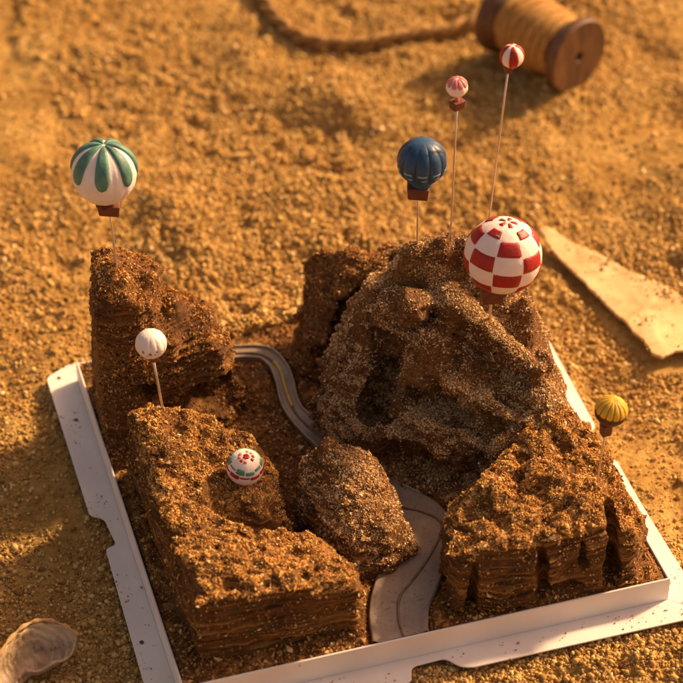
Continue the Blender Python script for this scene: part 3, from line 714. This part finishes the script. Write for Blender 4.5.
# small white
e, c = balloon('balloon', 'small plain white balloon with faint grey smudges, at the back of the hollowed block', (-8.80, -.60, 4.9), (-9.17, -.6, 9.25), .71, (-9.12, -.6, 8.40), .42, .32, .06)
V, F, LA, LO = orb(.71, gores=12, groove=.06, power=.6, squash=.95); put('envelope', V, F, m_white, e, c)
for (lo, la, w) in ((-2.0, 2, .13), (-1.55, -6, .16), (-1.1, 4, .12), (-.75, -4, .14), (-1.8, -12, .12), (-1.3, 10, .07), (-1.25, -8, .1)):
    v, f = patch(.71, lo, lambda t: w*math.sin(math.pi*min(max(t, .02), .98)), la-7, la+7, .006, n=7, m=8, sq=.95, base=-.01, rnd=.8); put('smudge', v, f, m_grime, e, c)

# striped bauble
e, c = balloon('balloon', 'tiny white balloon with red rosette and green and red bands, in the block hollow', (-4.95, -3.85, 3.4), (-5.02, -3.85, 4.82), .84, (-4.98, -3.85, 3.98), .7, .5, .06)
T = (R(10), R(6))
V, F, LA, LO = orb(.84, gores=10, groove=.02, power=.6, squash=.95); put('envelope', V, F, m_pinkw, e, c, T)
for k in range(10):
    lo = k*2*math.pi/10
    j1, j2 = 5*math.sin(k*2.3), 4*math.sin(k*3.7+1)
    v, f = patch(.84, lo, .31, 26+j1, 40+j2, .03, n=9, m=8, sq=.95, rnd=.6); put('green_scallop', v, f, m_green, e, c, T)
    v, f = patch(.84, lo+.31, .30, 8+j2, 19+j1*.6, .03, n=9, m=8, sq=.95, rnd=.6); put('red_scallop', v, f, m_red, e, c, T)
    if k % 5 != 3:
        v, f = patch(.84, lo+.2, .28, 63, 75, .03, n=7, m=6, sq=.95, rnd=.9); put('rosette_petal', v, f, m_rose if k % 3 else m_red, e, c, T)
v, f = patch(.84, 0, math.pi, 79, 89.5, .03, n=16, m=6, sq=.95, rnd=.2); put('rosette_heart', v, f, m_red, e, c, T)

# navy
e, c = balloon('balloon', 'navy blue ribbed balloon, leftmost on the mountain summit', (2.73, 4.8, 9.9), (2.84, 4.8, 15.3), 1.13, (2.70, 4.75, 13.72), 1.0, .62, .045, brot=-.05, tilt=-.06)
V, F, LA, LO = orb(1.13, n=130, gores=10, groove=.09, power=.55, squash=.98); put('envelope', V, F, m_navy, e, c, (R(-3), R(2)))
m_groove_shade = plain('groove_shade', (.006, .010, .02), .5, .2, 5, 0)
for k in range(10):  # dark strips laid in the rib grooves, groove shade put into their colour
    v, f = patch(1.13, k*2*math.pi/10, lambda t: .03+.03*t, -60, 84, .008, n=5, m=22, sq=.98, base=-.075, rnd=.9); put('groove_shade_strip', v, f, m_groove_shade, e, c, (R(-3), R(2)))
for k in range(10):
    lo = k*2*math.pi/10+math.pi/10
    v, f = patch(1.14, lo, .19, -12, -6, .02, n=7, m=5, sq=.98, base=-.008, rnd=.9); put('pale_mark', v, f, m_mark, e, c, (R(-3), R(2)))
    v, f = patch(1.14, lo+.08, .13, -25, -20, .02, n=7, m=5, sq=.98, base=-.008, rnd=.9); put('pale_mark', v, f, m_mark, e, c, (R(-3), R(2)))
v, f = tube([(0, 0, -1.0), (0, 0, -1.08), (0, 0, -1.22), (0, 0, -1.36)], [.44, .5, .48, .36], 20); put('collar', v, np.array([q for q in f if len(q) == 4]), m_navy, e, c)

# pink
e, c = balloon('balloon', 'very small pink and white balloon on a tall pin right of the navy balloon', (4.24, 4.96, 10.1), (4.28, 4.96, 19.12), .48, (4.31, 4.96, 18.22), .62, .42, .045, brot=.6)
V, F, LA, LO = orb(.48, gores=9, groove=.05, power=.5, squash=.92)
put('envelope', V, F, m_pinkw, e, c)
for k in range(9):
    v, f = patch(.48, -math.pi/2+.35+k*2*math.pi/9, lambda t: .34*min(1, .55+2.2*t), 16, 84, .035, n=9, m=14, sq=.92, rnd=.7); put('pink_petal', v, f, m_rose, e, c)
v, f = tube([(0, 0, -.40), (.01, 0, -.55), (.02, 0, -.72)], [.14, .09, .12], 10); put('neck', v, np.array([q for q in f if len(q) == 4]), m_rose, e, c)

# red and white stripes
e, c = balloon('balloon', 'very small balloon with dark red and white upright stripes, on the tallest pin', (5.84, 4.86, 10.0), (6.58, 4.86, 20.77), .52, (6.44, 4.86, 20.10), .36, .34, .045)
V, F, LA, LO = orb(.51, gores=8, groove=.03, power=.6, squash=1.05); put('envelope', V, F, m_pinkw, e, c)
for k in range(4):
    v, f = patch(.51, -math.pi/2+.1+k*math.pi/2, lambda t: .46 if t > .2 else .3+t*.8, -72, 82, .03, n=11, m=20, sq=1.05, rnd=.5); put('red_stripe', v, f, m_red, e, c)
v, f = tube([(0, 0, -.46), (-.05, 0, -.62)], [.22, .14], 10); put('neck', v, np.array([q for q in f if len(q) == 4]), m_choc, e, c)

# red and white checks
e, c = balloon('balloon', 'largest balloon, checked in red and white, close above the mountain top', (6.01, 2.33, 7.6), (6.46, 2.33, 11.93), 1.71, (6.05, 2.25, 9.85), 1.05, .8, .06, brot=.15)
T = (R(-6), R(5))
V, F, LA, LO = orb(1.74, gores=8, groove=.012, power=.5, squash=1.0, phase=math.pi/2-.07+math.pi/8); put('envelope', V, F, m_pinkw, e, c, T)
rows = [(-50, -26), (-25, 0), (1, 26), (27, 51), (52, 70)]
for k in range(8):
    lo = -math.pi/2+.07+k*2*math.pi/8
    for i, (a, bb) in enumerate(rows):
        if (i+k) % 2 == 1:
            wd = .375 if i < 4 else .36
            v, f = patch(1.74, lo, wd, a, bb if i < 4 else 67, .035, n=11, m=11, rnd=.25); put('red_check', v, f, m_red, e, c, T)
for k in range(5):
    lo = k*2*math.pi/5
    v, f = patch(1.74, lo, .34, 75, 87, .03, n=7, m=7, rnd=.5); put('red_wedge', v, f, m_red, e, c, T)
for (lo, la) in ((-.95, 60), (-2.1, 54), (-.15, 28)):
    v, f = patch(1.74, lo, .13, la, la+5, .05, n=7, m=5, rnd=.8); put('green_leaf', v, f, m_green, e, c, T)

# yellow
e, c = balloon('balloon', 'small yellow balloon with a dark brown underside, over the right rock shelf', (10.44, -5.32, 4.7), (10.76, -5.32, 9.45), .72, (10.62, -5.32, 8.42), .5, .62, .045, brot=.4)
T = (R(0), R(8))
V, F, LA, LO = orb(.70, gores=14, groove=.03, power=.6, squash=.95); put('envelope', V, F, m_choc, e, c, T)
for k in range(14):
    v, f = patch(.70, k*2*math.pi/14, .222, 2, 88, .035, n=7, m=12, sq=.95, rnd=.5); put('yellow_gore', v, f, m_yelc, e, c, T)

# ------------------------------------------------------------------ wooden spool
m_wood, nt, b = new_mat('old_wood'); v = coords(nt, sc=(1, 1, 1))
nz = noise(nt, coords(nt, sc=(1, 1, .25)), 1.6, 5, .7)
nt.links.new(ramp(nt, nz, [(.3, (.05, .022, .009)), (.55, (.14, .064, .023)), (.75, (.23, .115, .042))]), b.inputs['Base Color']); b.inputs['Roughness'].default_value = .6
bump(nt, b, nz, .05, .6)
m_twine = plain('twine', (.46, .25, .065), .85, .25, 10, .05)
pR = np.array([13.05, 33.7, 2.1]); pL = np.array([8.7, 38.4, 2.1]); axv = pR-pL; Ls = np.linalg.norm(axv)
sp = empty('thread_spool', (*(pL+pR)/2*np.array([1, 1, 0]),)); tag(sp, 'wooden spool of twine lying on its side on the sand', 'spool')
sp.location = [((pL+pR)/2)[0]*S, ((pL+pR)/2)[1]*S, -.2*S]
spc = np.array([((pL+pR)/2)[0], ((pL+pR)/2)[1], -.2])
d = axv/Ls; u = np.array([0, 0, 1.]); w = np.cross(d, u)
def lathe(prof, n=48, a0=pL):
    V = []
    for (t, r) in prof:
        for k in range(n):
            a = 2*math.pi*k/n; V.append(a0+d*t+r*(math.cos(a)*w+math.sin(a)*u)-spc)
    m = len(prof); idx = np.arange(m*n).reshape(m, n); j = np.roll(idx, -1, 1)
    return np.array(V), np.stack([idx[:-1].ravel(), idx[1:].ravel(), j[1:].ravel(), j[:-1].ravel()], 1)
for (t0, sgn) in ((Ls, 1), (0, -1)):
    pr = [(t0-sgn*1.3, .9), (t0-sgn*1.25, 1.6), (t0-sgn*.75, 2.1), (t0-sgn*.55, 2.25), (t0-sgn*.1, 2.28), (t0, 2.2), (t0, .34), (t0-sgn*.1, .28), (t0-sgn*1.0, .27), (t0-sgn*1.0, 0)]
    v, f = lathe(pr, a0=pL); o = mesh_obj('spool_flange', v, f, m_wood, sp); fix_normals(o)
    md = o.modifiers.new('e', 'EDGE_SPLIT'); md.split_angle = R(40)
# helical twine windings: several layers of close turns
hel = []
turns = 15; nn_ = turns*20
tt = np.linspace(0, 1, nn_)
a = tt*turns*2*np.pi
rr_ = 1.62+.22*np.sin(tt*3.1)+.05*np.sin(tt*41)
Pt = pL[None]+d[None]*(1.15+tt*(Ls-2.3))[:, None]+rr_[:, None]*(np.cos(a)[:, None]*w+np.sin(a)[:, None]*u)-spc
v, f = tube(Pt, .155, 6); hel.append((v, f))
tt = np.linspace(0, 1, 110); a = tt*3.6*2*np.pi+1
Pt = pL[None]+d[None]*(Ls*.30+tt*Ls*.36)[:, None]+(1.98+.05*np.sin(tt*20))[:, None]*(np.cos(a)[:, None]*w+np.sin(a)[:, None]*u)-spc
v, f = tube(Pt, .15, 6); hel.append((v, f))
v, f = joinm(hel); mesh_obj('twine_winding', v, f, m_twine, sp)
v, f = lathe([(.9, 1.55), (Ls*.5, 1.72), (Ls-.9, 1.55)]); mesh_obj('spool_core', v, f, m_twine, sp)

# ------------------------------------------------------------------ twisted cords
m_rope = plain('rope', (.30, .165, .05), .9, .35, 8, .08)
def rope(name, label, pts, r, pitch):
    P = catmull(pts, 14); n = len(P)
    s = np.concatenate([[0], np.cumsum(np.linalg.norm(np.diff(P, axis=0), axis=1))])
    q = np.linspace(0, s[-1], int(s[-1]/.12)); P = np.stack([np.interp(q, s, P[:, i]) for i in range(3)], 1)
    P[:, 2] = sand_h(P[:, 0], P[:, 1])*.5-.18+r*1.3+P[:, 2]
    for i in range(3): P[:, i] = np.convolve(np.pad(P[:, i], 4, 'edge'), np.ones(9)/9, 'valid')
    T = np.gradient(P, axis=0); T /= np.linalg.norm(T, axis=1)[:, None]; A = np.cross(T, [0, 0, 1.]); A /= np.linalg.norm(A, axis=1)[:, None]; B = np.cross(A, T)
    L = []
    for k in range(2):
        a = q/pitch*2*np.pi+k*np.pi
        L.append(tube(P+r*.56*(np.cos(a)[:, None]*A+np.sin(a)[:, None]*B), r*.60, 8))
    v, f = joinm(L); c0 = np.array([P[:, 0].mean(), P[:, 1].mean(), 0])
    o = mesh_obj(name, v-c0, f, m_rope, loc=c0); tag(o, label, 'cord'); return o
rope('rope', 'thick twisted brown cord lying in a loop on the sand, left of the spool',
     [(-5.6, 47, 0), (-5.5, 44, 0), (-5.0, 41.2, 0), (-3.8, 39.2, 0), (-1.8, 38.3, 0), (.8, 38.4, 0), (3.6, 39.3, 0), (6.0, 40.2, 0), (8.2, 41.6, 0)], .40, 2.6)
rope('rope', 'short end of thin twisted cord behind the spool at the top edge', [(10.8, 43.6, .0), (12.4, 42.9, 0), (13.6, 43.6, 0), (15.5, 44.8, 0)], .28, 1.5)

# ------------------------------------------------------------------ torn sheet
m_pap, nt, b = new_mat('old_parchment'); v = coords(nt)
c1 = ramp(nt, noise(nt, v, .35, 6, .7), [(.30, (.38, .23, .09)), (.45, (.56, .38, .17)), (.70, (.72, .54, .29))])
c2 = ramp(nt, noise(nt, v, 1.8, 4, .7), [(.3, (.72, .66, .58)), (.5, (1, 1, 1))])
nt.links.new(mix(nt, 1, c1, c2, 'MULTIPLY'), b.inputs['Base Color']); b.inputs['Roughness'].default_value = .85
bump(nt, b, noise(nt, v, 1.4, 5, .65), .06, .6)
PO = [(9.9, 19.9), (10.2, 18.6), (10.9, 17.0), (11.3, 16.25), (11.75, 15.6), (12.35, 14.45), (13.0, 13.35), (13.55, 12.35), (14.05, 11.3), (14.5, 10.3), (14.9, 9.1), (15.3, 8.9), (16.2, 9.5), (17.3, 9.6), (19.5, 9.9), (24, 10.8),
      (24, 13.0), (20, 13.9), (17.5, 14.0), (15.5, 15.6), (14.2, 16.2), (12.8, 17.9), (11.4, 18.7), (10.6, 19.9)]
jag = []
for i in range(len(PO)):
    a_, b_ = np.array(PO[i]), np.array(PO[(i+1) % len(PO)]); k = max(2, int(np.linalg.norm(b_-a_)/.16))
    e_ = b_-a_; nn2 = np.array([e_[1], -e_[0]])/np.linalg.norm(e_)
    for t in np.linspace(0, 1, k, endpoint=False): jag.append(a_+e_*t+nn2*rng.normal(0, .03))
jag = np.array(jag)
hs = .11; xs_ = np.arange(9.2, 24.5, hs); ys_ = np.arange(8.2, 20.6, hs)
PX, PY = np.meshgrid(xs_, ys_, indexing='ij'); sd = poly_sd(jag, PX, PY)
# pull the vertices just outside the outline on to it
gx_, gy_ = np.gradient(sd, hs); gl = np.hypot(gx_, gy_)+1e-6
pull = (sd > 0) & (sd < hs*1.5); PX = np.where(pull, PX-gx_/gl*sd, PX); PY = np.where(pull, PY-gy_/gl*sd, PY)
ed = -np.minimum(sd, 0)
pz = par_z(PX, PY)
inside = sd < hs*1.5
idx = -np.ones(sd.shape, int); idx[inside] = np.arange(inside.sum())
q = np.stack([idx[:-1, :-1].ravel(), idx[1:, :-1].ravel(), idx[1:, 1:].ravel(), idx[:-1, 1:].ravel()], 1); q = q[(q >= 0).all(1)]
c0 = np.array([15., 13., 0])
o = mesh_obj('parchment', np.stack([PX[inside], PY[inside], pz[inside]], 1)-c0, q, m_pap, loc=c0)
tag(o, 'torn sheet of pale yellow parchment half buried in the sand at the right', 'parchment')
md = o.modifiers.new('s', 'SOLIDIFY'); md.thickness = .16*S; md.offset = -1

# ------------------------------------------------------------------ shell
m_shell, nt, b = new_mat('shell_nacre'); v = coords(nt)
nz = noise(nt, v, .8, 6, .7)
nt.links.new(ramp(nt, nz, [(.34, (.10, .055, .025)), (.44, (.38, .27, .16)), (.58, (.56, .42, .27)), (.75, (.68, .47, .24))]), b.inputs['Base Color']); b.inputs['Roughness'].default_value = .45
wv = N(nt, 'ShaderNodeTexWave', wave_type='RINGS', rings_direction='SPHERICAL'); wv.inputs['Scale'].default_value = 1.1
wv.inputs['Distortion'].default_value = 5.0; wv.inputs['Detail'].default_value = 4; wv.inputs['Detail Scale'].default_value = 1.2; nt.links.new(v, wv.inputs['Vector'])
col = b.inputs['Base Color'].links[0].from_socket
nt.links.new(mix(nt, .22, col, mix(nt, 1, col, ramp(nt, wv.outputs['Fac'], [(.1, (.35, .27, .2)), (.45, (1, 1, 1))]), 'MULTIPLY')), b.inputs['Base Color'])
ad = N(nt, 'ShaderNodeMath', operation='ADD'); nt.links.new(wv.outputs['Fac'], ad.inputs[0]); nt.links.new(noise(nt, v, 2.5, 5, .7), ad.inputs[1])
bump(nt, b, ad.outputs[0], .06, .6)
RIM = [(-12.25, -9.95, .35), (-12.8, -9.6, .5), (-13.6, -9.45, .75), (-14.3, -9.75, .9), (-14.9, -10.4, .9), (-15.4, -11.3, .75), (-15.7, -12.1, .5), (-15.4, -12.9, .2),
       (-14.9, -12.6, -.15), (-14.4, -11.8, .05), (-13.9, -11.5, -.2), (-13.1, -11.15, .05), (-12.5, -10.7, -.05)]
rimc = catmull(RIM+RIM[:1], 6)[:-1]; cc = np.array([-14.1, -10.9, -.62]); nr_ = len(rimc)
V = []; K = 14
for i in range(K+1):
    t = i/K
    for k, p in enumerate(rimc):
        q_ = cc+(p-cc)*t; q_ = q_.copy(); q_[2] = cc[2]+(p[2]-cc[2])*t**3.0+.07*math.sin(t*15+k*.12)*t+.03*math.sin(k*.9)*t
        if t > .93: q_[2] += .03
        V.append(q_)
V = np.array(V); V[:, 2] += .1-.25*np.exp(-((V[:, 0]+14.1)**2+(V[:, 1]+10.6)**2)/.35)+.16*np.exp(-((V[:, 0]+13.7)*.7+(V[:, 1]+10.7))**2/.02)*np.exp(-(V[:, 0]+13.8)**2/.5)+noise2(V[:, 0], V[:, 1], .5, 77)*.06; idx = np.arange((K+1)*nr_).reshape(K+1, nr_); j = np.roll(idx, -1, 1)
F = np.stack([idx[:-1].ravel(), j[:-1].ravel(), j[1:].ravel(), idx[1:].ravel()], 1)
c0 = np.array([-14., -10.6, 0])
o = mesh_obj('shell', V-c0, F[nr_*0:], m_shell, loc=c0); tag(o, 'broken pale oyster shell lying hollow side up on the sand in the bottom left corner', 'shell')
md = o.modifiers.new('s', 'SOLIDIFY'); md.thickness = .13*S; md.offset = 0
md = o.modifiers.new('ss', 'SUBSURF'); md.levels = 1; md.render_levels = 1
m_rim = plain('sunlit_shell_rim', (.50, .30, .12), .75, .4, 5, .06)  # orange-brown for the back rim, its sunlit edge put into the colour
seg = rimc[(rimc[:, 2] > .45)]; seg = seg[np.argsort(-seg[:, 0]-0*seg[:, 1])]
seg = rimc[:int(len(rimc)*7/13)].copy(); seg[:, 2] += .13; seg[:, :2] += (seg[:, :2]-cc[:2])*.02
v_, f_ = tube(seg-c0, .09+.035*np.sin(np.arange(len(seg))*1.3), 7); mesh_obj('shell_rim', v_, f_, m_rim, o)

# ------------------------------------------------------------------ camera and light
cam = bpy.data.cameras.new('camera'); co = bpy.data.objects.new('camera', cam); C.objects.link(co)
cam.sensor_width = 36; cam.lens = 120; cam.clip_start = .05; cam.clip_end = 50
co.location = (-.7318*S, -77.7815*S, 74.1405*S); co.rotation_euler = (R(50), 0, 0)
cam.dof.use_dof = True; cam.dof.focus_distance = 1.02; cam.dof.aperture_fstop = 10.0; cam.dof.aperture_blades = 0
bpy.context.scene.camera = co

EL, AZ = R(32), R(35)          # elevation; azimuth counter-clockwise from +X
sd_ = Vector((math.cos(EL)*math.cos(AZ), math.cos(EL)*math.sin(AZ), math.sin(EL)))
su = bpy.data.lights.new('sun', 'SUN'); su.energy = 5.0; su.angle = R(5); su.color = (1.0, .68, .36)
so = bpy.data.objects.new('sun', su); C.objects.link(so); so.rotation_euler = sd_.to_track_quat('Z', 'Y').to_euler(); so.location = (.5, .3, .6)
W = bpy.data.worlds.new('World'); bpy.context.scene.world = W; W.use_nodes = True
nt = W.node_tree; bg = nt.nodes['Background']
sky = N(nt, 'ShaderNodeTexSky', sky_type='NISHITA'); sky.sun_disc = False; sky.sun_elevation = EL; sky.sun_rotation = math.pi/2-AZ
sky.dust_density = 4.0; sky.air_density = 1.0; sky.ozone_density = .6
wb = mix(nt, 1.0, sky.outputs['Color'], (1.42, .90, .62), 'MULTIPLY')   # the photograph's warm white balance
nt.links.new(wb, bg.inputs['Color']); bg.inputs['Strength'].default_value = .10
sc = bpy.context.scene
sc.view_settings.view_transform = 'Standard'; sc.view_settings.look = 'None'; sc.view_settings.exposure = 0.64; sc.view_settings.gamma = 1
sc.render.engine = 'CYCLES'
